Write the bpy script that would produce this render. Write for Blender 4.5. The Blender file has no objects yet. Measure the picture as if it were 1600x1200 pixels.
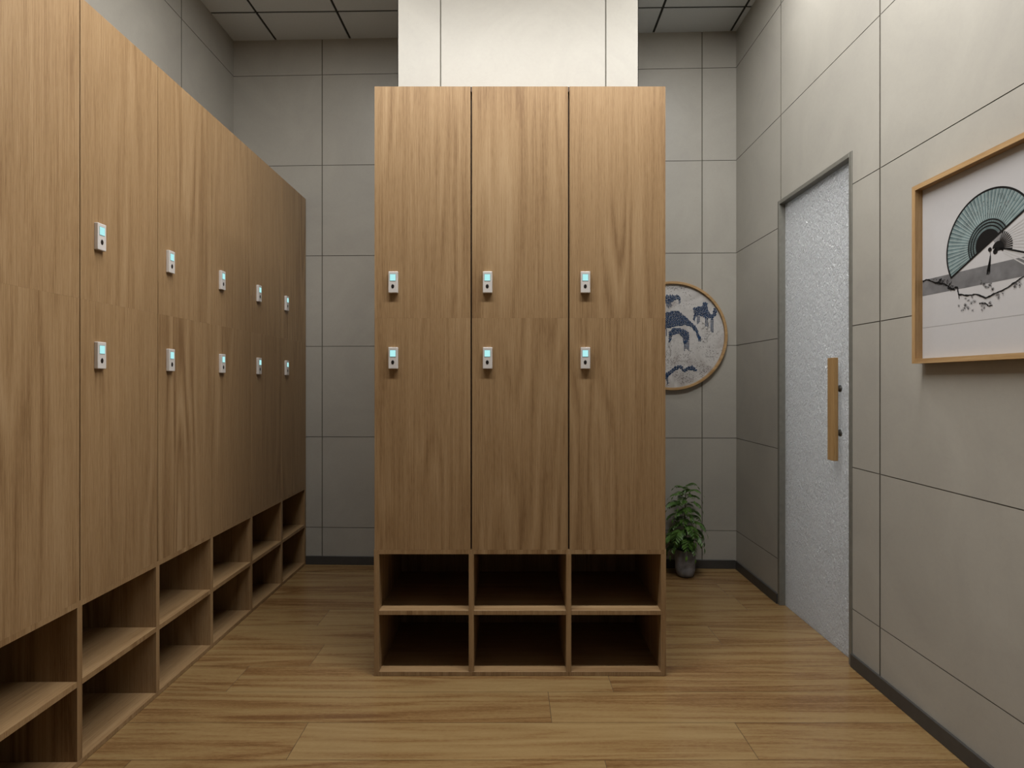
import bpy, bmesh, math, random
from mathutils import Vector, Matrix
random.seed(7)
scn = bpy.context.scene
COL = scn.collection
PI = math.pi

# ------------------------------------------------------------------ helpers
def srgb(r, g, b):
    def f(c):
        c /= 255.0
        return c / 12.92 if c <= 0.04045 else ((c + 0.055) / 1.055) ** 2.4
    return (f(r), f(g), f(b), 1.0)

class Nodes:
    def __init__(self, name):
        self.m = bpy.data.materials.new(name); self.m.use_nodes = True
        self.t = self.m.node_tree; self.t.nodes.clear()
        self.out = self.t.nodes.new('ShaderNodeOutputMaterial')
    def n(self, kind, **kw):
        nd = self.t.nodes.new('ShaderNode' + kind)
        for k, v in kw.items():
            if k in nd.inputs.keys(): nd.inputs[k].default_value = v
            else: setattr(nd, k, v)
        return nd
    def l(self, a, b): self.t.links.new(a, b)
    def math(self, op, a, b=None, clamp=False):
        nd = self.t.nodes.new('ShaderNodeMath'); nd.operation = op; nd.use_clamp = clamp
        for i, v in enumerate((a, b)):
            if v is None: continue
            if isinstance(v, (int, float)): nd.inputs[i].default_value = v
            else: self.l(v, nd.inputs[i])
        return nd.outputs[0]
    def ramp(self, fac, stops):
        nd = self.t.nodes.new('ShaderNodeValToRGB'); cr = nd.color_ramp
        while len(cr.elements) < len(stops): cr.elements.new(0.5)
        for e, (p, c) in zip(cr.elements, stops): e.position = p; e.color = c
        self.l(fac, nd.inputs[0]); return nd.outputs[0]
    def mix(self, fac, a, b, mode='MIX'):
        nd = self.t.nodes.new('ShaderNodeMix'); nd.data_type = 'RGBA'; nd.blend_type = mode
        for s, v in ((nd.inputs[0], fac), (nd.inputs[6], a), (nd.inputs[7], b)):
            if isinstance(v, (int, float, tuple)): s.default_value = v
            else: self.l(v, s)
        return nd.outputs[2]
    def mapped(self, scale, rand=0.0, attr=None):
        tc = self.n('TexCoord'); src = tc.outputs['Object']
        if rand:
            oi = self.n('ObjectInfo')
            r = self.math('MULTIPLY', oi.outputs['Random'], rand)
            va = self.n('VectorMath', operation='ADD'); self.l(src, va.inputs[0]); self.l(r, va.inputs[1]); src = va.outputs[0]
        if attr:
            at = self.n('Attribute', attribute_name=attr)
            r = self.math('MULTIPLY', at.outputs['Fac'], 31.7)
            va = self.n('VectorMath', operation='ADD'); self.l(src, va.inputs[0]); self.l(r, va.inputs[1]); src = va.outputs[0]
        mp = self.n('Mapping'); mp.inputs['Scale'].default_value = scale
        self.l(src, mp.inputs[0]); return mp.outputs[0]
    def noise(self, vec, scale, detail=3, rough=0.5, dist=0.0):
        nd = self.n('TexNoise'); nd.inputs['Scale'].default_value = scale; nd.inputs['Detail'].default_value = detail
        nd.inputs['Roughness'].default_value = rough; nd.inputs['Distortion'].default_value = dist
        self.l(vec, nd.inputs['Vector']); return nd.outputs['Fac']
    def bsdf(self, color, rough=0.5, **kw):
        b = self.n('BsdfPrincipled')
        for k, v in (('Base Color', color), ('Roughness', rough)):
            if isinstance(v, (int, float, tuple)): b.inputs[k].default_value = v
            else: self.l(v, b.inputs[k])
        for k, v in kw.items(): b.inputs[k.replace('_', ' ')].default_value = v
        self.l(b.outputs[0], self.out.inputs[0]); return b
    def bump(self, b, h, strength=0.2, dist=0.001):
        bp = self.n('Bump'); bp.inputs['Strength'].default_value = strength; bp.inputs['Distance'].default_value = dist
        self.l(h, bp.inputs['Height']); self.l(bp.outputs[0], b.inputs['Normal'])

def plain(name, c, rough=0.5, noise_amt=0.08, scale=40, **kw):
    N = Nodes(name)
    v = N.mapped((1, 1, 1)); f = N.noise(v, scale, 3)
    c2 = tuple(x * (1 - noise_amt) for x in c[:3]) + (1,); c1 = tuple(min(1, x * (1 + noise_amt)) for x in c[:3]) + (1,)
    col = N.ramp(f, [(0.3, c2), (0.7, c1)])
    N.bsdf(col, rough, **kw); return N.m

def oak(name, axis, lo, mid, hi, rough=0.42, k=1.0):
    """straight / cathedral grained veneer; axis = grain direction in object space"""
    N = Nodes(name)
    def sc(a, b):
        s = [a, a, a]; s[axis] = b; return tuple(s)
    v1 = N.mapped(sc(1, 0.075), rand=37.0)
    n1 = N.noise(v1, 5.0 * k, 2, 0.4, 0.1)
    ring = N.math('FRACT', N.math('MULTIPLY', n1, 11.0))
    ring = N.math('ABSOLUTE', N.math('SUBTRACT', ring, 0.5))
    ring = N.math('MULTIPLY', ring, 2.0)
    v2 = N.mapped(sc(1, 0.012), rand=37.0)
    fib = N.noise(v2, 300 * k, 4, 0.7)
    v3 = N.mapped(sc(1, 0.025), rand=37.0)
    band = N.noise(v3, 45 * k, 3, 0.6)
    v4 = N.mapped(sc(1, 0.05), rand=37.0)
    pores = N.noise(v4, 520 * k, 2, 0.6)
    patch = N.noise(N.mapped(sc(1, 0.35), rand=19.0), 3.0, 2, 0.5)      # cathedral figure shows only in places
    rw = N.math('MULTIPLY', N.math('SUBTRACT', patch, 0.44, True), 1.1)
    f = N.math('ADD', N.math('MULTIPLY', N.math('SUBTRACT', ring, 0.5), rw), N.math('MULTIPLY', fib, 0.52))
    f = N.math('ADD', f, N.math('MULTIPLY', band, 0.20))
    f = N.math('ADD', f, N.math('MULTIPLY', pores, 0.28))
    col = N.ramp(f, [(0.34, lo), (0.50, mid), (0.66, hi)])
    b = N.bsdf(col, rough)
    b.inputs['Specular IOR Level'].default_value = 0.35
    N.bump(b, f, 0.12, 0.0006)
    return N.m

OAK = (srgb(118, 90, 60), srgb(145, 117, 83), srgb(160, 133, 99))
M = {}
M['oak_v'] = oak('oak_veneer_vertical', 2, *OAK)
M['oak_h'] = oak('oak_veneer_lengthwise', 0, *OAK)
M['frame_oak'] = oak('frame_oak', 0, srgb(140, 108, 70), srgb(165, 133, 92), srgb(180, 150, 110), k=1.3)
M['frame_oak_v'] = oak('frame_oak_upright', 2, srgb(140, 108, 70), srgb(165, 133, 92), srgb(180, 150, 110), k=1.3)
M['handle_oak'] = oak('handle_oak', 2, srgb(128, 99, 60), srgb(154, 121, 77), srgb(170, 138, 94), k=1.6)

# wall tile
N = Nodes('stone_wall_panel')
v = N.mapped((1, 1, 1))
n1 = N.noise(v, 2.2, 6, 0.6, 1.2); n2 = N.noise(v, 60, 3, 0.6)
vein = N.math('ABSOLUTE', N.math('SUBTRACT', N.noise(v, 3.1, 5, 0.6, 2.5), 0.5))
vein = N.ramp(vein, [(0.0, (0.55, 0.55, 0.55, 1)), (0.012, (1, 1, 1, 1))])
c = N.ramp(n1, [(0.3, srgb(155, 151, 143)), (0.5, srgb(160, 156, 147)), (0.72, srgb(165, 161, 152))])
c = N.mix(0.05, c, vein, 'MULTIPLY')
c = N.mix(0.06, c, N.ramp(n2, [(0.3, (0.5, 0.5, 0.5, 1)), (0.7, (1, 1, 1, 1))]), 'MULTIPLY')
b = N.bsdf(c, 0.42); b.inputs['Specular IOR Level'].default_value = 0.35
N.bump(b, n2, 0.05, 0.0008)
M['wall'] = N.m
M['groove'] = plain('dark_joint', srgb(96, 92, 82), 0.8)
M['ceil'] = plain('ceiling_tile', srgb(196, 202, 206), 0.8, 0.02, 90)
M['ceil_gap'] = plain('ceiling_joint', srgb(38, 38, 36), 0.8)
M['base'] = plain('dark_skirting', srgb(62, 60, 58), 0.45)
M['steel'] = plain('grey_frame_metal', srgb(122, 120, 112), 0.45, Metallic=0.3)
M['standoff'] = plain('handle_standoff_metal', srgb(110, 110, 108), 0.35, Metallic=0.7)
M['lock'] = plain('silver_lock_body', srgb(205, 200, 195), 0.4, 0.02, Metallic=0.1)
M['lock_rim'] = plain('lock_screen_rim', srgb(120, 135, 138), 0.4)
M['black'] = plain('black_button', srgb(26, 22, 20), 0.35)
M['pot'] = plain('grey_concrete', srgb(128, 128, 132), 0.75, 0.22, 22)
M['soil'] = plain('potting_soil', srgb(40, 32, 26), 0.95, 0.3, 80)
M['stem'] = plain('green_stem', srgb(78, 92, 48), 0.6)
M['gap_shade'] = plain('door_gap_shade', srgb(66, 46, 30), 0.7)  # shade inside the gaps between doors, put into the colour
M['mortar'] = plain('plank_gap', srgb(60, 42, 26), 0.8)
N = Nodes('lit_screen'); e = N.n('Emission'); e.inputs[0].default_value = srgb(178, 240, 240); e.inputs[1].default_value = 1.0
N.l(e.outputs[0], N.out.inputs[0]); M['screen'] = N.m
N = Nodes('lamp_diffuser'); e = N.n('Emission'); e.inputs[0].default_value = (1, .975, .94, 1); e.inputs[1].default_value = 3.0
N.l(e.outputs[0], N.out.inputs[0]); M['diffuser'] = N.m

# leaf
N = Nodes('leaf_green'); v = N.mapped((1, 1, 1), rand=9.0); f = N.noise(v, 30, 2)
col = N.ramp(f, [(0.3, srgb(58, 88, 34)), (0.7, srgb(98, 134, 60))])
b = N.bsdf(col, 0.45); tr = N.n('BsdfTranslucent'); N.l(col, tr.inputs[0]); mx = N.n('MixShader'); mx.inputs[0].default_value = 0.25
N.l(b.outputs[0], mx.inputs[1]); N.l(tr.outputs[0], mx.inputs[2]); N.l(mx.outputs[0], N.out.inputs[0]); M['leaf'] = N.m

# floor laminate
N = Nodes('floor_planks')
v0 = N.mapped((0.075, 1, 1), attr='plank'); v1 = N.mapped((0.045, 1, 1), attr='plank'); v2 = N.mapped((0.16, 1, 1), attr='plank')
n1 = N.noise(v0, 7.0, 3, 0.5, 0.6)
ring = N.math('ABSOLUTE', N.math('SUBTRACT', N.math('FRACT', N.math('MULTIPLY', n1, 6.0)), 0.5))
ring = N.math('MULTIPLY', ring, 2.0)
fib = N.noise(v1, 90, 5, 0.7); fine = N.noise(v2, 300, 3, 0.75)
f = N.math('ADD', N.math('MULTIPLY', ring, 0.20), N.math('MULTIPLY', fib, 0.44))
f = N.math('ADD', f, N.math('MULTIPLY', fine, 0.36))
big = N.noise(v0, 3.0, 2, 0.5)
f = N.math('ADD', f, N.math('MULTIPLY', N.math('SUBTRACT', big, 0.5), 0.35))
at = N.n('Attribute', attribute_name='plank')
f = N.math('ADD', f, N.math('MULTIPLY', N.math('SUBTRACT', at.outputs['Fac'], 0.5), 0.06))
c = N.ramp(f, [(0.32, srgb(101, 72, 44)), (0.43, srgb(120, 91, 57)), (0.54, srgb(134, 108, 71)), (0.74, srgb(144, 120, 82))])
b = N.bsdf(c, 0.24); b.inputs['Specular IOR Level'].default_value = 0.5
N.bump(b, f, 0.08, 0.0006); M['floor'] = N.m

# hammered frosted glass
N = Nodes('hammered_frosted_glass')
v = N.mapped((1, 1.0, 0.6)); n1 = N.noise(v, 95, 2, 0.5, 0.8); vo = N.noise(v, 45, 2, 0.5)
h = N.math('ADD', N.math('MULTIPLY', n1, 1.0), N.math('MULTIPLY', vo, 0.5))
b = N.bsdf((0.55, 0.555, 0.56, 1), 0.16); b.inputs['Specular IOR Level'].default_value = 0.9
b.inputs['Transmission Weight'].default_value = 0.35; b.inputs['Coat Weight'].default_value = 0.0
tr = N.n('BsdfTranslucent'); tr.inputs[0].default_value = (0.76, 0.76, 0.75, 1)
bp = N.n('Bump'); bp.inputs['Strength'].default_value = 1.0; bp.inputs['Distance'].default_value = 0.03
N.l(h, bp.inputs['Height']); N.l(bp.outputs[0], b.inputs['Normal']); N.l(bp.outputs[0], tr.inputs['Normal'])
mx = N.n('MixShader'); mx.inputs[0].default_value = 0.26
N.l(b.outputs[0], mx.inputs[1]); N.l(tr.outputs[0], mx.inputs[2]); N.l(mx.outputs[0], N.out.inputs[0]); M['glass'] = N.m

# print inks
def ink(name, rgb, n=0.05, s=60, rough=0.6): return plain(name, srgb(*rgb), rough, n, s, **{'Specular_IOR_Level': 0.2})
M['paper'] = ink('print_paper', (178, 176, 176), 0.01)
M['inkblack'] = ink('print_black', (14, 13, 13))
M['ink_band'] = ink('print_grey_wash', (104, 103, 104), 0.22, 25)
M['ink_line'] = ink('print_grey_line', (150, 148, 146))
M['ink_pale'] = ink('print_pale_fold', (170, 168, 166))
M['ink_grey'] = ink('print_mid_grey', (112, 110, 110))
M['teal_a'] = ink('print_teal_dark', (84, 102, 104), 0.3, 45)
M['teal_b'] = ink('print_teal_light', (116, 130, 130), 0.25, 45)
M['ink_rib'] = ink('print_rib_light', (160, 172, 170))
M['bead'] = ink('blue_bead', (16, 56, 94), 0.5, 110, 0.4)
N = Nodes('round_print'); v = N.mapped((1, 1, 1))
n1 = N.noise(v, 7, 4, 0.6, 0.6); n2 = N.noise(v, 70, 5, 0.8)
c = N.ramp(n1, [(0.35, srgb(158, 153, 149)), (0.55, srgb(184, 181, 178))])
msk = N.math('MULTIPLY', N.math('SUBTRACT', n1, 0.52, True), N.math('SUBTRACT', n2, 0.48, True))
msk = N.math('MULTIPLY', msk, 60.0, True)
c = N.mix(msk, c, srgb(110, 106, 102)); N.bsdf(c, 0.7); M['round_print'] = N.m

# ------------------------------------------------------------------ mesh builder
class MB:
    def __init__(self): self.bm = bmesh.new(); self.mats = []
    def mi(self, m):
        if m not in self.mats: self.mats.append(m)
        return self.mats.index(m)
    def box(self, x0, x1, y0, y1, z0, z1, m, bev=0.0, seg=2):
        i = self.mi(m)
        vs = [self.bm.verts.new(p) for p in [(x0,y0,z0),(x1,y0,z0),(x1,y1,z0),(x0,y1,z0),(x0,y0,z1),(x1,y0,z1),(x1,y1,z1),(x0,y1,z1)]]
        fs = [self.bm.faces.new([vs[k] for k in q]) for q in [(0,3,2,1),(4,5,6,7),(0,1,5,4),(1,2,6,5),(2,3,7,6),(3,0,4,7)]]
        for f in fs: f.material_index = i
        if bev:
            es = list({e for f in fs for e in f.edges})
            bmesh.ops.bevel(self.bm, geom=es, offset=bev, segments=seg, profile=0.5, affect='EDGES', material=i)
        return self
    def front(self, m):
        i = self.mi(m); y = min(v.co.y for v in self.bm.verts)
        for f in self.bm.faces:
            if all(abs(v.co.y - y) < 1e-5 for v in f.verts): f.material_index = i
        return self
    def poly(self, pts, m, nrm=None):
        f = self.bm.faces.new([self.bm.verts.new(p) for p in pts]); f.material_index = self.mi(m)
        if nrm is not None:
            f.normal_update()
            if f.normal.dot(Vector(nrm)) < 0: f.normal_flip()
        return f
    def prism(self, pts, y0, y1, m):
        """pts (x,z) outline extruded from y0 (front) to y1"""
        i = self.mi(m); n = len(pts)
        a = [self.bm.verts.new((p[0], y0, p[1])) for p in pts]; b = [self.bm.verts.new((p[0], y1, p[1])) for p in pts]
        fs = [self.bm.faces.new(a), self.bm.faces.new(b[::-1])]
        for k in range(n): fs.append(self.bm.faces.new([a[k], b[k], b[(k+1) % n], a[(k+1) % n]]))
        for f in fs: f.material_index = i
    def lathe(self, prof, m, seg=32, axis='Z', c=(0, 0, 0), smooth=True):
        i = self.mi(m); rings = []
        for r, h in prof:
            ring = []
            for k in range(seg):
                a = 2 * PI * k / seg
                if axis == 'Z': p = (c[0] + r*math.cos(a), c[1] + r*math.sin(a), c[2] + h)
                elif axis == 'Y': p = (c[0] + r*math.cos(a), c[1] + h, c[2] + r*math.sin(a))
                else: p = (c[0] + h, c[1] + r*math.cos(a), c[2] + r*math.sin(a))
                ring.append(self.bm.verts.new(p))
            rings.append(ring)
        for a, b in zip(rings, rings[1:]):
            for k in range(seg):
                f = self.bm.faces.new([a[k], a[(k+1) % seg], b[(k+1) % seg], b[k]]); f.material_index = i; f.smooth = smooth
        for ring in (rings[0], rings[-1]):
            f = self.bm.faces.new(ring); f.material_index = i
        return self
    def tube(self, pts, rad, m, seg=8):
        i = self.mi(m); rings = []
        for k, p in enumerate(pts):
            p = Vector(p); d = (Vector(pts[min(k+1, len(pts)-1)]) - Vector(pts[max(k-1, 0)])).normalized()
            u = d.cross(Vector((0.13, 0.97, 0.2))).normalized(); w = d.cross(u)
            r = rad[k] if isinstance(rad, (list, tuple)) else rad
            rings.append([self.bm.verts.new(p + r*(math.cos(2*PI*j/seg)*u + math.sin(2*PI*j/seg)*w)) for j in range(seg)])
        for a, b in zip(rings, rings[1:]):
            for k in range(seg):
                f = self.bm.faces.new([a[k], a[(k+1) % seg], b[(k+1) % seg], b[k]]); f.material_index = i; f.smooth = True
        self.bm.faces.new(rings[0]).material_index = i; self.bm.faces.new(rings[-1]).material_index = i
        return self
    def mesh(self, name, fix=True):
        if fix: bmesh.ops.recalc_face_normals(self.bm, faces=self.bm.faces[:])
        me = bpy.data.meshes.new(name); self.bm.to_mesh(me); self.bm.free()
        for m in self.mats: me.materials.append(M[m])
        return me
    def build(self, name, parent=None, loc=(0, 0, 0), fix=True):
        return link(name, self.mesh(name, fix), parent, loc)

def link(name, me, parent=None, loc=(0, 0, 0)):
    o = bpy.data.objects.new(name, me); COL.objects.link(o); o.location = loc
    if parent: o.parent = parent
    return o
def thing(name, label, cat, loc=(0, 0, 0), rz=0, group=None):
    o = bpy.data.objects.new(name, None); COL.objects.link(o); o.location = loc; o.rotation_euler = (0, 0, rz)
    o.empty_display_size = 0.1
    o['label'] = label; o['category'] = cat
    if group: o['group'] = group
    return o
def struct(o, label=None, cat=None):
    o['kind'] = 'structure'
    if label: o['label'] = label
    if cat: o['category'] = cat
    return o

# ------------------------------------------------------------------ measures (metres; camera eye at x=0, y=0)
HC = 1.196
LAMP_X, LAMP_Y, LAMP_L, LAMP_W = 0.08, 1.66, 2.3, 94
ZJ = [0.243 + 0.5964 * k for k in range(6)]
CEIL = 3.460
RW_X, RW_A = 1.419, -0.0101          # right wall: x at y=0 and its slight turn
BW_Y, BW_A = 3.727, -0.0325          # back wall
LW_X = -1.832
YF = -4.2                            # wall behind the camera

def panel_wall(mb, u0, u1, z0, z1, ju, jz, put, hole=None, gv=0.0065, gh=0.0036, depth=0.003):
    """stone panels with open joints in front of a dark backing; put(u, z, d) -> 3d point, d = depth into the wall"""
    us = sorted(set([u0, u1] + [u for u in ju if u0 < u < u1] + ([h for h in hole[:2]] if hole else [])))
    zs = sorted(set([z0, z1] + [z for z in jz if z0 < z < z1] + ([h for h in hole[2:]] if hole else [])))
    zs = [z for z in zs if z0 <= z <= z1]
    for a, b in zip(us, us[1:]):
        for c, d in zip(zs, zs[1:]):
            if hole and a >= hole[0]-1e-6 and b <= hole[1]+1e-6 and c >= hole[2]-1e-6 and d <= hole[3]+1e-6: continue
            A = a + (gv/2 if a in ju else 0); B = b - (gv/2 if b in ju else 0)
            C = c + (gh/2 if c in jz else 0); D = d - (gh/2 if d in jz else 0)
            f = [(A, C), (B, C), (B, D), (A, D)]
            mb.poly([put(u, z, 0) for u, z in f], 'wall')
            for k in range(4):
                p, q = f[k], f[(k+1) % 4]
                mb.poly([put(p[0], p[1], 0), put(p[0], p[1], depth), put(q[0], q[1], depth), put(q[0], q[1], 0)], 'groove')
            mb.poly([put(u, z, depth) for u, z in [(a, c), (b, c), (b, d), (a, d)]], 'groove')

# back wall
mb = MB(); jb = [-1.239 - 0.826, -1.239, -0.413, 0.413, 1.239]
panel_wall(mb, -1.90, 1.52, 0, 3.475, jb, ZJ, lambda u, z, d: (u, d, z))
mb.box(-1.90, 1.60, 0.0035, 0.10, 0, 3.475, 'wall')
o = mb.build('wall_back', fix=False); o.location = (0, BW_Y, 0); o.rotation_euler = (0, 0, BW_A); struct(o)
# left wall
mb = MB(); jl = [3.186 - 0.826 * k for k in range(9)]
panel_wall(mb, YF, 3.80, 0, 3.475, jl, ZJ, lambda u, z, d: (-d, u, z))
mb.box(-0.10, -0.0035, YF - 0.1, 3.90, 0, 3.475, 'wall')
o = mb.build('wall_left', fix=False); o.location = (LW_X, 0, 0); struct(o)
# right wall with the door opening
DY0, DY1, DZ = 2.409, 3.091, 2.175
mb = MB(); jr = [3.060, 2.227, 1.394, 0.561, -0.272, -1.105, -1.938, -2.771, -3.604]
panel_wall(mb, YF, 3.70, 0, 3.475, jr, ZJ, lambda u, z, d: (d, u, z), hole=(DY0, DY1, 0, DZ), gv=0.008)
mb.box(0.0035, 0.12, YF - 0.1, DY0, 0, 3.475, 'wall'); mb.box(0.0035, 0.12, DY1, 3.80, 0, 3.475, 'wall'); mb.box(0.0035, 0.12, DY0, DY1, DZ, 3.475, 'wall')
o = mb.build('wall_right', fix=False); o.location = (RW_X, 0, 0); o.rotation_euler = (0, 0, RW_A); struct(o)
# wall behind the camera
mb = MB(); panel_wall(mb, -1.85, 1.462, 0, 3.475, [-1.2, -0.374, 0.452, 1.278], ZJ, lambda u, z, d: (u, -d, z))
mb.box(-1.95, 1.55, -0.1, -0.0035, 0, 3.475, 'wall')
o = mb.build('wall_front', fix=False); o.location = (0, YF, 0); struct(o)

# column behind the lockers, same panels
CX0, CX1, CY0, CY1 = -0.558, 0.637, 2.838, 3.34
mb = MB()
panel_wall(mb, CX0, CX1, 0, 3.475, [-0.345, 0.475], ZJ, lambda u, z, d: (u, CY0 + d, z))
panel_wall(mb, CX0, CX1, 0, 3.475, [-0.345, 0.475], ZJ, lambda u, z, d: (u, CY1 - d, z))
panel_wall(mb, CY0, CY1, 0, 3.475, [], ZJ, lambda u, z, d: (CX0 + d, u, z))
panel_wall(mb, CY0, CY1, 0, 3.475, [], ZJ, lambda u, z, d: (CX1 - d, u, z))
o = mb.build('wall_column', fix=False); struct(o)

# skirting
def skirting(name, L0, L1, loc, rz, side=1):
    mb = MB(); mb.box(L0, L1, -0.011, -0.0005, 0.0, 0.056, 'base', 0.0015, 1)
    o = mb.build(name); o.location = loc; o.rotation_euler = (0, 0, rz); struct(o)
skirting('baseboard_back', -1.82, 1.448, (0, BW_Y, 0), BW_A)
skirting('baseboard_right', -3.665, -DY1 - 0.001, (RW_X, 0, 0), -PI/2 + RW_A)
skirting('baseboard_right.001', -DY0 + 0.001, -YF - 0.02, (RW_X, 0, 0), -PI/2 + RW_A)
skirting('baseboard_left', YF + 0.02, 1.38, (LW_X, 0, 0), PI/2)
skirting('baseboard_front', -1.40, 1.81, (0, YF, 0), PI)
skirting('baseboard_column', CX0, CX1, (0, CY0, 0), 0) if False else None

# floor made of planks running across the room
mb = MB(); bm = mb.bm; i_f = mb.mi('floor'); mb.mi('mortar')
lay = bm.faces.layers.float.new('plank')
offs = {10: 0.653, 9: 0.40, 8: 0.147, 7: 0.79, 6: 0.30, 11: 0.97, 12: 0.55, 13: 1.25}
rng = random.Random(3); g = 0.0008
W = 0.2; Y0 = 2.211 - 9 * W + 0.0   # row 9 spans 2.211..2.411
for r in range(-30, 22):
    ya, yb = Y0 + r * W, Y0 + (r + 1) * W
    if yb < -4.4 or ya > 4.3: continue
    off = offs.get(r, rng.uniform(0, 1.5)); x = off - 4.5
    while x < 3.7:
        a, b = max(x, -2.0), min(x + 1.5, 3.75); x += 1.5
        if b <= a: continue
        f = mb.poly([(a + g, ya + g, 0), (b - g, ya + g, 0), (b - g, yb - g, 0), (a + g, yb - g, 0)], 'floor', (0, 0, 1)); f[lay] = rng.random()
mb.poly([(-2.0, -4.4, -0.0012), (3.75, -4.4, -0.0012), (3.75, 4.5, -0.0012), (-2.0, 4.5, -0.0012)], 'mortar', (0, 0, 1))
mb.box(-2.0, 3.75, -4.4, 4.0, -0.08, -0.0013, 'mortar')
o = mb.build('floor', fix=False); struct(o)

# ceiling tiles
mb = MB(); T = 0.495; gp = 0.0075
for i in range(-2, 9):
    for j in range(-16, 3):
        mb.box(i*T + gp, (i+1)*T - gp, j*T + gp, (j+1)*T - gp, 0, 0.004, 'ceil')
mb.box(-2*T, 9*T, -16*T, 3*T, 0.0041, 0.03, 'ceil_gap')
o = mb.build('ceiling', fix=False); o.location = (-1.552, 3.496, CEIL); o.rotation_euler = (0, 0, -0.018); struct(o)

# ------------------------------------------------------------------ lockers
ZT, ZS, ZD = 2.404, 1.4595, 0.515       # top, seam between the doors, underside of the lower doors
W_ = 0.3974; TH = 0.019
def lock_meshes():
    mb = MB(); mb.box(-0.0192, 0.0192, -0.0135, 0, -0.0438, 0.0438, 'lock', 0.0022, 2); body = mb.mesh('electronic_lock')
    mb = MB(); mb.box(-0.0122, 0.0122, -0.0006, 0.001, -0.0142, 0.0142, 'lock_rim'); mb.box(-0.0113, 0.0113, -0.0011, 0, -0.0130, 0.0130, 'screen'); scr = mb.mesh('screen')
    mb = MB(); i = 28
    prof = [(1.0, 0.0005), (1.0, -0.0008), (0.8, -0.0013)]
    mb.lathe([(0.006 * r, h) for r, h in prof], 'black', 24, 'Y')
    for v in mb.bm.verts: v.co.z *= 1.45
    but = mb.mesh('button'); return body, scr, but
LOCK = lock_meshes()

def bank(root, n, w, lock_x, lock_z, depth=0.49, G=0.0032):
    L = n * w
    # doors: two tall leaves per column, no visible seam between upper and lower
    mbu = MB(); mbu.box(G, w - G, 0, 0.018, 0, ZT - ZS - 0.0002, 'oak_v'); up = mbu.mesh('door_upper')
    mbl = MB(); mbl.box(G, w - G, 0, 0.018, 0, ZS - ZD - 0.0002, 'oak_v'); lw = mbl.mesh('door_lower')
    for k in range(n):
        link('door', up, root, (k*w, 0, ZS)); link('door', lw, root, (k*w, 0, ZD))
        for z in lock_z:
            b = link('electronic_lock', LOCK[0], root, (k*w + lock_x[k % len(lock_x)], 0.0004, z))
            link('screen', LOCK[1], b, (-0.0008, -0.0134, 0.0187)); link('button', LOCK[2], b, (-0.0012, -0.0132, -0.017))
    # upper carcass behind the doors
    mb = MB(); mb.box(0.0005, TH, 0.0185, depth, ZD, ZT, 'oak_v'); mb.box(L - TH, L - 0.0005, 0.0185, depth, ZD, ZT, 'oak_v')
    mb.box(TH, L - TH, 0.024, depth, ZT - TH, ZT, 'oak_h'); mb.box(TH, L - TH, depth - 0.008, depth, ZD, ZT - TH, 'oak_v')
    for k in range(1, n): mb.box(k*w - G*0.95, k*w + G*0.95, 0.003, 0.0185, ZT - 0.02, ZT - 0.0003, 'gap_shade')  # filler strips that keep the tops of the door gaps shade-dark
    for k in range(1, n): mb.box(k*w - TH/2, k*w + TH/2, 0.0185, 0.0238, ZD, ZT - 0.0005, 'gap_shade'); mb.box(k*w - TH/2, k*w + TH/2, 0.0238, depth - 0.009, ZD, ZT - TH, 'gap_shade')
    mb.build('carcass', root)
    # open shoe compartments
    z_top0 = 0.497; z_sh0, z_sh1 = 0.249, 0.267; z_b = 0.0175; dv = 0.0105
    for x0 in (0.0005, L - 0.0215):
        MB().box(x0, x0 + 0.021, 0, depth, 0.001, z_top0, 'oak_v', 0.0005, 1).build('side_panel', root)
    for k in range(1, n):
        MB().box(-dv, dv, 0, depth - 0.009, z_b, z_top0, 'oak_v', 0.0005, 1).build('divider', root, (k*w, 0, 0))
    MB().box(0.0005, L - 0.0005, 0, depth, z_top0, ZD - 0.0003, 'oak_v').build('top_board', root)
    MB().box(0.0215, L - 0.0215, 0, depth - 0.009, 0.001, z_b, 'oak_h', 0.0005, 1).front('oak_v').build('bottom_board', root)
    MB().box(0.0215, L - 0.0215, depth - 0.008, depth, 0.001, z_top0, 'oak_v').build('back_panel', root)
    for k in range(n):
        a = 0.0215 if k == 0 else dv; b = w - (0.0215 if k == n - 1 else dv)
        MB().box(a, b, 0.0004, depth - 0.009, z_sh0, z_sh1, 'oak_h', 0.0005, 1).front('oak_v').build('shelf', root, (k*w, 0, 0))

root = thing('locker_cabinet', 'free-standing oak locker cabinet three columns wide in front of the pale column', 'locker', (-0.5557, 2.33, 0))
bank(root, 3, W_, [0.081, 0.067, 0.067], (1.604, 1.296))
WL = 0.3953
root = thing('locker_cabinet', 'long oak locker cabinet along the left wall, six columns wide', 'locker', (-1.344, 3.762 - 6*WL, 0), PI/2)
bank(root, 6, WL, [0.080, 0.080, 0.071, 0.080, 0.074, 0.056], (1.671, 1.285), depth=0.484, G=0.002)

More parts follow.
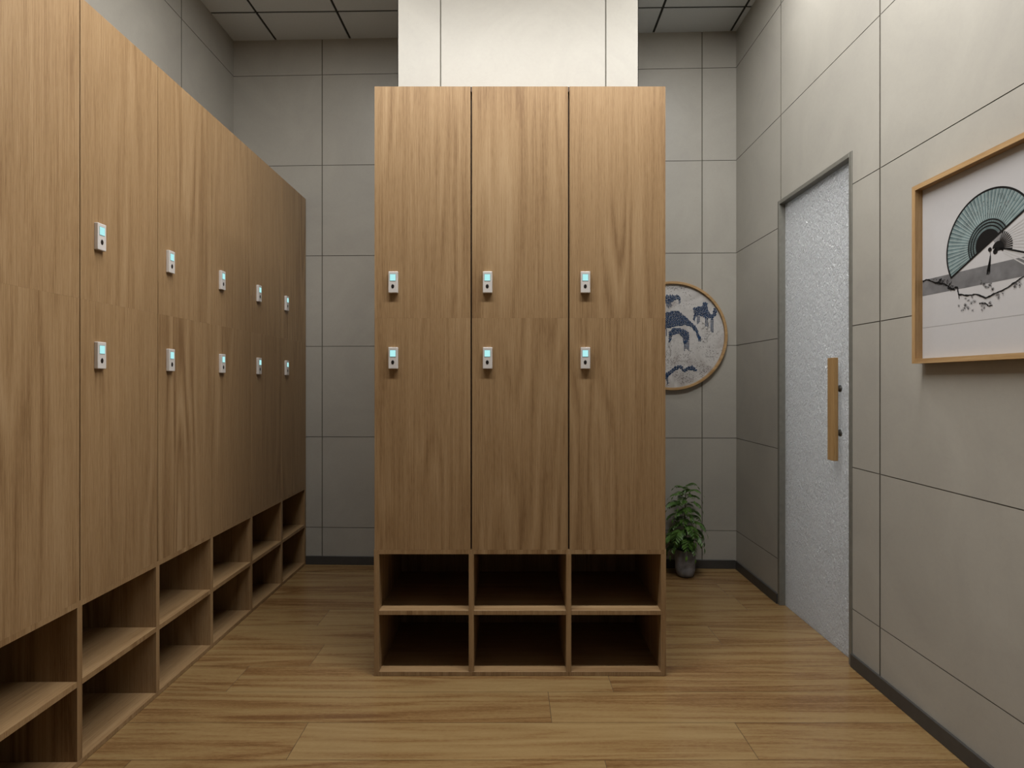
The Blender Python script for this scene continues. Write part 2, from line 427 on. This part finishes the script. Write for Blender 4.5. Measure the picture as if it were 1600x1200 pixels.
# ------------------------------------------------------------------ glass door in the right wall (local: x into wall, y along)
dr = thing('door_1', 'hammered frosted glass door with a grey frame in the right wall', 'door', (RW_X, 0, 0), RW_A); dr['kind'] = 'structure'
F = 0.021
mb = MB()
mb.box(-0.004, 0.10, DY0 + 0.0005, DY0 + F, 0, DZ - 0.0005, 'steel', 0.001, 1)
mb.box(-0.004, 0.10, DY1 - F, DY1 - 0.0005, 0, DZ - 0.0005, 'steel', 0.001, 1)
mb.box(-0.004, 0.10, DY0 + F, DY1 - F, DZ - F, DZ - 0.0005, 'steel', 0.001, 1)
mb.build('door_frame', dr)
XG = 0.027
MB().box(XG, XG + 0.01, DY0 + F + 0.002, DY1 - F - 0.002, 0.001, DZ - F - 0.002, 'glass').build('glass_pane', dr)
h = MB().box(XG - 0.043, XG - 0.023, 2.522, 2.574, 0.850, 1.307, 'handle_oak', 0.0012, 1).build('door_handle', dr)
for z in (0.972, 1.170):
    MB().lathe([(0.012, XG - 0.0232), (0.012, XG - 0.004), (0.016, XG - 0.0035), (0.016, XG - 0.0002)], 'standoff', 24, 'X', (0, 2.548, z)).build('handle_mount', h)

# passage on the far side of the glass door
mb = MB(); px0, px1, py0, py1 = 0.125, 2.1, 1.3, 4.2
mb.box(px1, px1 + 0.05, py0, py1, 0, 2.6, 'ceil'); mb.box(px0, px1, py1, py1 + 0.05, 0, 2.6, 'ceil')
mb.box(px0, px1, py0 - 0.05, py0, 0, 2.6, 'ceil'); mb.box(px0, px1 + 0.05, py0 - 0.05, py1 + 0.05, 2.6, 2.65, 'ceil')
o = mb.build('wall_passage'); o.location = (RW_X, 0, 0); o.rotation_euler = (0, 0, RW_A); struct(o)

# ------------------------------------------------------------------ framed fan print on the right wall
YC = 1.587
art = thing('framed_print', 'oak-framed print of a grey-green folding fan above blossom, on the right wall', 'picture',
            (RW_X - RW_A * YC - 0.0005, YC, 1.5685), -PI/2 + RW_A)
HW, HH, FD, FW = 0.3995, 0.3065, 0.042, 0.016
# frame members are mitred
def member(pts, m): 
    mb = MB(); mb.prism(pts, -FD, 0, m); return mb
for nm, pts, m in (('frame_rail', [(-HW, HH), (HW, HH), (HW-FW, HH-FW), (-HW+FW, HH-FW)], 'frame_oak'),
                   ('frame_rail', [(-HW, -HH), (-HW+FW, -HH+FW), (HW-FW, -HH+FW), (HW, -HH)], 'frame_oak'),
                   ('frame_stile', [(-HW, -HH), (-HW, HH), (-HW+FW, HH-FW), (-HW+FW, -HH+FW)], 'frame_oak_v'),
                   ('frame_stile', [(HW, -HH), (HW-FW, -HH+FW), (HW-FW, HH-FW), (HW, HH)], 'frame_oak_v')):
    member(pts, m).build(nm, art)
mb = MB(); PY = -0.016
mb.box(-HW+FW, HW-FW, PY, -0.004, -HH+FW, HH-FW, 'paper')
lev = [0]
def flat(pts, m, lift=1):
    y = PY - 0.00015 * lift
    mb.poly([(p[0], y, p[1] - 1.5685) for p in pts], m, (0, -1, 0))
def arc(cx, cz, r0, r1, a0, a1, m, lift, n=40):
    for k in range(n):
        t0 = a0 + (a1-a0)*k/n; t1 = a0 + (a1-a0)*(k+1)/n
        q = [(cx + r1*math.cos(t0), cz + r1*math.sin(t0)), (cx + r1*math.cos(t1), cz + r1*math.sin(t1))]
        q += [(cx + r0*math.cos(t1), cz + r0*math.sin(t1)), (cx + r0*math.cos(t0), cz + r0*math.sin(t0))] if r0 > 1e-6 else [(cx, cz)]
        flat(q, m, lift)
def stroke(pts, w, m, lift):
    for k in range(len(pts) - 1):
        a = Vector(pts[k]); b = Vector(pts[k+1]); d = (b - a)
        if d.length < 1e-6: continue
        nrm = Vector((-d.y, d.x)).normalized()
        w0 = w[k] if isinstance(w, list) else w; w1 = w[k+1] if isinstance(w, list) else w
        flat([a + nrm*w0/2, b + nrm*w1/2, b - nrm*w1/2, a - nrm*w0/2], m, lift)
U0, U1 = -HW + FW + 0.0005, HW - FW - 0.0005
flat([(U0, 1.494), (U1, 1.486), (U1, 1.540), (U0, 1.5485)], 'ink_band', 1)
flat([(U0, 1.3835), (U1, 1.3835), (U1, 1.3855), (U0, 1.3855)], 'ink_line', 1)
# main fan
fx, fz = YC - 1.698, 1.608; R = 0.163
A0 = math.radians(27.5); A1 = A0 + PI
nf = 36
for k in range(nf):
    t0 = A0 + (A1-A0)*k/nf; t1 = A0 + (A1-A0)*(k+1)/nf; tm = (t0+t1)/2
    arc(fx, fz, 0.03, R, t0, tm, 'teal_a', 4, 1); arc(fx, fz, 0.03, R, tm, t1, 'teal_b', 4, 1)
    stroke([(fx + 0.076*math.cos(t0), fz + 0.076*math.sin(t0)), (fx + (R-0.006)*math.cos(t0), fz + (R-0.006)*math.sin(t0))], 0.0016, 'ink_rib', 5)
for r in (0.0735, 0.0645, 0.0555): arc(fx, fz, r - 0.0040, r, A0, A1, 'inkblack', 6)
arc(fx, fz, 0, 0.044, A0, A1, 'inkblack', 6)
for k in range(60):                        # fine ribs between the rings
    t = A0 + PI*(k+.5)/60
    stroke([(fx + 0.044*math.cos(t), fz + 0.044*math.sin(t)), (fx + 0.071*math.cos(t), fz + 0.071*math.sin(t))], 0.0007, 'inkblack', 5)
arc(fx, fz, R - 0.0058, R, A0, A1, 'inkblack', 6, 70)
stroke([(fx - R*math.cos(A0), fz - R*math.sin(A0)), (fx + R*math.cos(A0), fz + R*math.sin(A0))], 0.0056, 'inkblack', 7)
rr = random.Random(11)
for k in range(260):                        # ink flecks on the fan leaf
    t = rr.uniform(A0 + .35, A0 + 2.0); r = rr.triangular(0.08, R - 0.006, 0.12)
    a = (fx + r*math.cos(t), fz + r*math.sin(t)); dl = rr.uniform(.001, .004)
    stroke([a, (a[0] + dl*math.cos(t), a[1] + dl*math.sin(t))], rr.uniform(.0006, .0016), 'ink_grey' if k % 3 else 'inkblack', 5)
# pale fan behind, lower right
px_, pz_ = fx + 0.004, fz - 0.004
for k in range(13):
    t = A0 - math.radians(6) - math.radians(4.6)*k
    arc(px_, pz_, 0.06, 0.15, t - math.radians(1.6), t, 'ink_pale', 2, 2)
# small black fan
sx, sz = YC - 1.661, 1.588
for k in range(17):
    t = math.radians(-14 + 8.4*k)
    stroke([(sx + .008*math.cos(t), sz + .008*math.sin(t)), (sx + .049*math.cos(t), sz + .049*math.sin(t))], [0.0015, 0.0036], 'inkblack' if k < 11 else 'ink_grey', 5)
arc(sx, sz, 0, 0.020, math.radians(-40), math.radians(175), 'inkblack', 6, 20)
stroke([(sx - .012, sz - .002), (sx + .02, sz - .006), (sx + .16, sz - .062)], [0.010, 0.005, 0.004], 'inkblack', 6)
arc(sx - 0.010, sz - 0.008, 0, 0.008, 0, 2*PI, 'inkblack', 6, 16)
# tassel
tx, tz = YC - 1.69, 1.590
arc(tx, tz, 0, 0.0065, 0, 2*PI, 'inkblack', 7, 16)
stroke([(tx, tz), (tx + .002, tz - 0.018)], 0.0012, 'inkblack', 7)
stroke([(tx + .002, tz - .018), (tx, tz - 0.034), (tx - .006, tz - 0.064)], [0.003, 0.006, 0.011], 'inkblack', 7)
for k in range(9): stroke([(tx, tz - .03), (tx - .006 + rr.uniform(-.007, .007), tz - .066 - rr.uniform(0, .008))], 0.0012, 'inkblack', 7)
# blossom branch
def P(cx, cy):                             # points read off the print
    x = 1460 + cx / 5.214; y = 270 + cy / 5.217; D = 893*1.421/(x - 797); return (YC - D, 1.196 + (598 - y)*D/893)
def twig(pts, w, m='inkblack', lift=8, jit=.0012):
    q = []
    for a, b in zip(pts, pts[1:]):
        for s in range(5): q.append((a[0] + (b[0]-a[0])*s/5 + rr.uniform(-jit, jit), a[1] + (b[1]-a[1])*s/5 + rr.uniform(-jit, jit)))
    q.append(pts[-1]); stroke(q, [w*rr.uniform(.6, 1.3) for _ in q], m, lift)
twig([(U0 + .002, 1.545), P(-60, 870), P(20, 900), P(80, 905), P(150, 945), P(190, 930), P(200, 990), P(280, 1000), P(350, 990), P(420, 1020), P(500, 985), P(600, 940), P(650, 905), P(700, 870), P(730, 850)], 0.0048)
twig([P(730, 850), (0.06, 1.50), (0.12, 1.53), (0.20, 1.52)], 0.003)
twig([P(200, 990), P(205, 1030)], .002); twig([P(130, 900), P(110, 940), P(170, 955)], .004); twig([P(20, 900), P(60, 860)], .003)
twig([P(370, 1065), P(420, 1060), P(450, 1085), P(480, 1080)], .0035)
def blossoms(cx, cy, n, sp):
    for _ in range(n):
        x0, y0 = P(cx + rr.gauss(0, sp), cy + rr.gauss(0, sp*.7)); r = rr.uniform(.0036, .0064)
        for j in range(5):
            a = rr.uniform(0, 6.3)
            arc(x0 + .6*r*math.cos(a), y0 + .6*r*math.sin(a), r*.42, r*.55, a, a + 4.0, 'ink_grey', 8, 5)
        arc(x0, y0, 0, r*.28, 0, 2*PI, 'inkblack', 9, 6)
blossoms(470, 940, 12, 45); blossoms(290, 1060, 13, 45); blossoms(430, 1085, 7, 30); blossoms(230, 1100, 6, 20); blossoms(540, 990, 5, 20); blossoms(685, 915, 6, 20); blossoms(390, 900, 5, 20)
for cx, cy, n in ((40, 895, 30), (100, 890, 14), (150, 940, 10)):
    for _ in range(n):
        a = P(cx + rr.gauss(0, 22), cy + rr.gauss(0, 14)); t = rr.uniform(0, 3.1); dl = rr.uniform(.002, .008)
        stroke([a, (a[0] + dl*math.cos(t), a[1] + dl*math.sin(t))], .0016, 'inkblack', 8)
mb.build('print', art, fix=False)

# ------------------------------------------------------------------ round bead picture on the back wall
def back_y(x): return BW_Y + BW_A * x
RX, RZ, RR = 1.043, 1.497, 0.350
ra = thing('round_picture', 'round wood-framed picture with blue beaded mountains, on the back wall', 'picture', (RX, back_y(RX) - 0.0005, RZ), BW_A)
mb = MB()
seg = 96; prof = [(RR - 0.017, 0), (RR - 0.017, -0.026), (RR - 0.015, -0.028), (RR - 0.002, -0.028), (RR, -0.026), (RR, 0)]
i = mb.mi('frame_oak'); rings = [[mb.bm.verts.new((r*math.cos(2*PI*k/seg), y, r*math.sin(2*PI*k/seg))) for k in range(seg)] for r, y in prof]
for a in range(len(rings)):
    A, B = rings[a], rings[(a+1) % len(rings)]
    for k in range(seg):
        f = mb.bm.faces.new([A[k], A[(k+1) % seg], B[(k+1) % seg], B[k]]); f.material_index = i; f.smooth = False
mb.build('hoop_frame', ra)
def Q(cx, cy): return ((1020 + cx/6 - 1050) * 3.69/893, -(420 + cy/6 - 525) * 3.69/893)
shapes = [
 [(90,250),(128,245),(240,245),(262,270),(255,300),(225,290),(190,305),(160,325),(128,330),(90,330)],
 [(60,450),(128,410),(190,390),(250,400),(300,445),(350,490),(390,530),(420,580),(445,640),(440,690),(425,670),(400,600),(360,545),(300,530),(240,535),(180,550),(128,560),(60,560)],
 [(150,600),(175,560),(240,550),(300,575),(335,600),(340,660),(320,690),(290,720),(280,650),(250,610),(190,620),(160,690),(148,680)],
 [(375,370),(420,355),(460,350),(465,320),(490,310),(512,330),(505,360),(520,400),(550,440),(565,370),(590,370),(605,395),(585,440),(555,480),(530,465),(490,465),(440,440),(400,450),(385,490),(372,480),(385,420)],
 [(100,1000),(128,975),(150,960),(200,920),(235,898),(270,905),(290,940),(330,915),(370,905),(395,930),(425,950),(400,962),(350,945),(300,968),(250,935),(200,960),(160,1000),(110,1040)],
 [(-60,330),(-20,315),(20,350),(40,400),(10,440),(-30,400),(-70,420),(-120,480),(-140,460),(-110,380)],
 [(-160,640),(-100,600),(-40,620),(0,680),(-20,740),(-60,670),(-120,680),(-150,740)]]
def inside(p, poly):
    x, y = p; c = False; n = len(poly)
    for a in range(n):
        x0, y0 = poly[a]; x1, y1 = poly[(a+1) % n]
        if (y0 > y) != (y1 > y) and x < (x1-x0)*(y-y0)/(y1-y0) + x0: c = not c
    return c
pts = []; rb = random.Random(5)
for sh in shapes:
    xs = [p[0] for p in sh]; ys = [p[1] for p in sh]; y = min(ys); row = 0
    while y < max(ys):
        x = min(xs) + (5 if row % 2 else 0)
        while x < max(xs):
            q = (x + rb.uniform(-1.5, 1.5), y + rb.uniform(-1.5, 1.5))
            if inside(q, sh): pts.append((q, 5.4))
            x += 10.5
        y += 9.5; row += 1
for x0, x1, y0, y1 in ((245,262,300,355),(130,180,330,385),(415,440,450,530),(490,515,470,565),(540,570,480,615),(425,455,640,700),(295,345,680,772),(150,160,680,712),(378,392,470,500),(130,150,1000,1080),(128,138,570,660)):
    x = x0
    while x < x1:
        y = y0
        while y < y1 - rb.uniform(0, 30): pts.append(((x, y), 4.3)); y += 9.5
        x += 10
bead = bmesh.new(); bmesh.ops.create_icosphere(bead, subdivisions=1, radius=1.0)
bv = [v.co.copy() for v in bead.verts]; bf = [[v.index for v in f.verts] for f in bead.faces]; bead.free()
vs, fs = [], []
for (c, r) in pts:
    x, z = Q(*c); r = r/6*3.69/893
    if math.hypot(x, z) > RR - 0.022: continue
    b0 = len(vs)
    for v in bv: vs.append((x + v.x*r, -0.0128 + v.y*r*0.8, z + v.z*r))
    fs += [[b0 + k for k in f] for f in bf]
me = bpy.data.meshes.new('bead_mosaic'); me.from_pydata(vs, [], fs); me.materials.append(M['bead'])
o = link('bead_mosaic', me, ra); o['kind'] = 'stuff'; o['label'] = 'dark blue glass beads forming mountains'
# canvas with fine ink work around the beads
mb = MB().lathe([(RR - 0.0175, -0.004), (RR - 0.0175, -0.012)], 'round_print', 96, 'Y', smooth=False); ri = random.Random(21)
M['ink_soft'] = ink('ink_soft', (90, 84, 82))
for cx, cy, sx_, sy_, n in ((170,185,40,14,50),(265,178,30,14,40),(340,290,40,60,45),(240,320,50,30,25),(500,755,50,30,45),(600,660,30,10,6),
                            (160,870,30,30,50),(240,850,40,40,60),(330,860,20,40,40),(430,900,30,25,40),(500,945,40,25,80),(460,990,20,40,70),
                            (280,1040,12,50,80),(335,1020,15,45,70),(230,990,20,30,60),(140,1060,8,30,30),(390,1030,30,30,30),(150,735,15,8,15),(580,820,30,20,15)):
    for _ in range(n):
        x, z = Q(cx + ri.gauss(0, sx_), cy + ri.gauss(0, sy_))
        if math.hypot(x, z) > RR - 0.025: continue
        t = ri.uniform(0, PI); d = ri.uniform(.001, .006); w = ri.uniform(.0006, .0018)
        a = Vector((x, z)); b = a + Vector((math.cos(t), math.sin(t)))*d; nn = Vector((-math.sin(t), math.cos(t)))*w
        yy = -0.0123 - ri.uniform(0, .0002)
        mb.poly([(p[0], yy, p[1]) for p in (a+nn, b+nn, b-nn, a-nn)], 'ink_soft', (0, -1, 0))
mb.build('canvas', ra, fix=False)

# ------------------------------------------------------------------ potted plant
pl = thing('potted_plant', 'green leafy plant in a grey concrete pot on the floor below the round picture', 'plant', (1.083, 3.535, 0.0))
MB().lathe([(0.030, 0.0), (0.044, 0.006), (0.054, 0.022), (0.0595, 0.05), (0.0605, 0.10), (0.0605, 0.167), (0.059, 0.169), (0.054, 0.168), (0.053, 0.145)], 'pot', 48).build('pot', pl)
MB().lathe([(0.0535, 0.135), (0.0535, 0.150), (0.03, 0.153), (0.004, 0.155)], 'soil', 32).build('soil', pl)
stem_pts = [(0, 0, 0.15), (0.004, -.002, 0.25), (-.003, .002, 0.36), (.003, 0, 0.47), (0, 0, 0.555)]
MB().tube(stem_pts, [.0045, .004, .0035, .0028, .0018], 'stem', 8).build('stem', pl)
def frond_mesh(L, npair, seed):
    r_ = random.Random(seed); mb = MB()
    def spine(t): return Vector((L*t, 0, 0.30*L*math.sin(t*PI*0.62) - 0.42*L*t*t*t - 0.1*L*t*t))
    mb.tube([tuple(spine(k/8)) for k in range(9)], [0.0016 - 0.00013*k for k in range(9)], 'stem', 5)
    def leaflet(p, d, up, l, w):
        side = d.cross(up).normalized(); up = side.cross(d).normalized(); rows = []
        for k, (t, ww) in enumerate(((0, .12), (.22, .8), (.5, 1.0), (.78, .62), (1, .03))):
            c = p + d*l*t - up*(0.28*l*t*t); rows.append((c - side*w*ww + up*w*.25*ww, c, c + side*w*ww + up*w*.25*ww))
        i = mb.mi('leaf'); V = [[mb.bm.verts.new(q) for q in r] for r in rows]
        for a, b in zip(V, V[1:]):
            for j in (0, 1):
                f = mb.bm.faces.new([a[j], a[j+1], b[j+1], b[j]]); f.material_index = i; f.smooth = True
    for k in range(npair):
        t = 0.22 + 0.74*k/npair; p = spine(t); d = (spine(t + .02) - spine(t)).normalized()
        l = L*0.36*(math.sin(PI*(0.25 + 0.68*t)))*r_.uniform(.9, 1.1)
        for s in (-1, 1):
            sd = Vector((0, s, 0)); dd = (sd*0.82 + d*0.62 + Vector((0, 0, r_.uniform(-.15, .1)))).normalized()
            leaflet(p, dd, Vector((0, 0, 1)), l, l*0.23)
    leaflet(spine(1.0), (spine(1) - spine(.95)).normalized(), Vector((0, 0, 1)), L*.25, L*.05)
    return mb.mesh('frond', fix=False)
FR = [frond_mesh(0.15, 7, 1), frond_mesh(0.13, 6, 2), frond_mesh(0.165, 8, 3)]
rp = random.Random(4); ang = 0.3; nfr = 42
for k in range(nfr):
    t = k / (nfr - 1); z = 0.19 + 0.345*t; ang += 2.399
    o = link('frond', FR[k % 3], pl, (0, 0, z))
    s = (1.0 - 0.36*t) * rp.uniform(.88, 1.08)
    o.scale = (s, s, s); o.rotation_euler = (rp.uniform(-.25, .25), rp.uniform(.15, .35) - 0.75*t*t + 0.1, ang)

# ------------------------------------------------------------------ ceiling lamps (above the frame of the photo) and added fill lights
t = thing('ceiling_light', 'long strip lamp on the ceiling in front of the lockers', 'lamp', (LAMP_X, LAMP_Y, CEIL))
hl = LAMP_L / 2; mb = MB()
for a, b, c, d in ((-hl-.02, hl+.02, -.07, -.055), (-hl-.02, hl+.02, .055, .07), (-hl-.02, -hl, -.055, .055), (hl, hl+.02, -.055, .055)): mb.box(a, b, c, d, -0.012, 0, 'lock')
mb.build('frame', t); MB().box(-hl, hl, -.055, .055, -0.007, -0.001, 'diffuser').build('diffuser', t)
ld = bpy.data.lights.new('lamp', 'AREA'); ld.shape = 'RECTANGLE'; ld.size = LAMP_L; ld.size_y = 0.10; ld.energy = LAMP_W; ld.color = (1.0, 0.995, 0.98)
lo = bpy.data.objects.new('lamp_light', ld); COL.objects.link(lo); lo.location = (LAMP_X, LAMP_Y, CEIL - 0.014)
for x, y, pw, lab in ((-0.98, 2.62, 7.0, 'small round fill lamp added over the aisle beside the long lockers'), (1.08, 2.62, 10.5, 'small round fill lamp added over the aisle by the glass door')):  # unseen lamps added to brighten the upper back wall
    t = thing('fill_downlight', lab, 'lamp', (x, y, CEIL))
    MB().lathe([(0.075, 0), (0.075, -0.008), (0.06, -0.010), (0.058, -0.002)], 'lock', 32).build('trim_ring', t)
    MB().lathe([(0.057, -0.0035), (0.057, -0.006)], 'diffuser', 32).build('diffuser', t)
    ld = bpy.data.lights.new('lamp', 'AREA'); ld.shape = 'DISK'; ld.size = 0.11; ld.energy = pw; ld.color = (1.0, 0.995, 0.98)
    lo = bpy.data.objects.new('aisle_fill_light', ld); COL.objects.link(lo); lo.location = (x, y, CEIL - 0.012)
ld = bpy.data.lights.new('lamp', 'AREA'); ld.shape = 'SQUARE'; ld.size = 0.5; ld.energy = 105; ld.color = (1.0, 1.0, 1.0)
lo = bpy.data.objects.new('glass_fill_light', ld); COL.objects.link(lo); lo.location = (RW_X + 1.45, 2.75, 2.58)  # unseen light added behind the door to brighten the glass

w = bpy.data.worlds.new('World'); scn.world = w; w.use_nodes = True
w.node_tree.nodes['Background'].inputs[0].default_value = (0.02, 0.02, 0.02, 1)

# ------------------------------------------------------------------ camera
cd = bpy.data.cameras.new('Camera'); cam = bpy.data.objects.new('Camera', cd); COL.objects.link(cam)
cam.location = (0, 0, HC); cam.rotation_euler = (PI/2, 0, 0)
cd.sensor_width = 36; cd.lens = 893/1600*36; cd.shift_x = 3/1600; cd.shift_y = -2/1600; cd.clip_start = 0.02
scn.camera = cam
vs_ = scn.view_settings; vs_.view_transform = 'Standard'; vs_.look = 'None'; vs_.gamma = 1.0; vs_.exposure = 0.0; vs_.use_curve_mapping = False
scn.cycles.max_bounces = 10; scn.cycles.diffuse_bounces = 6
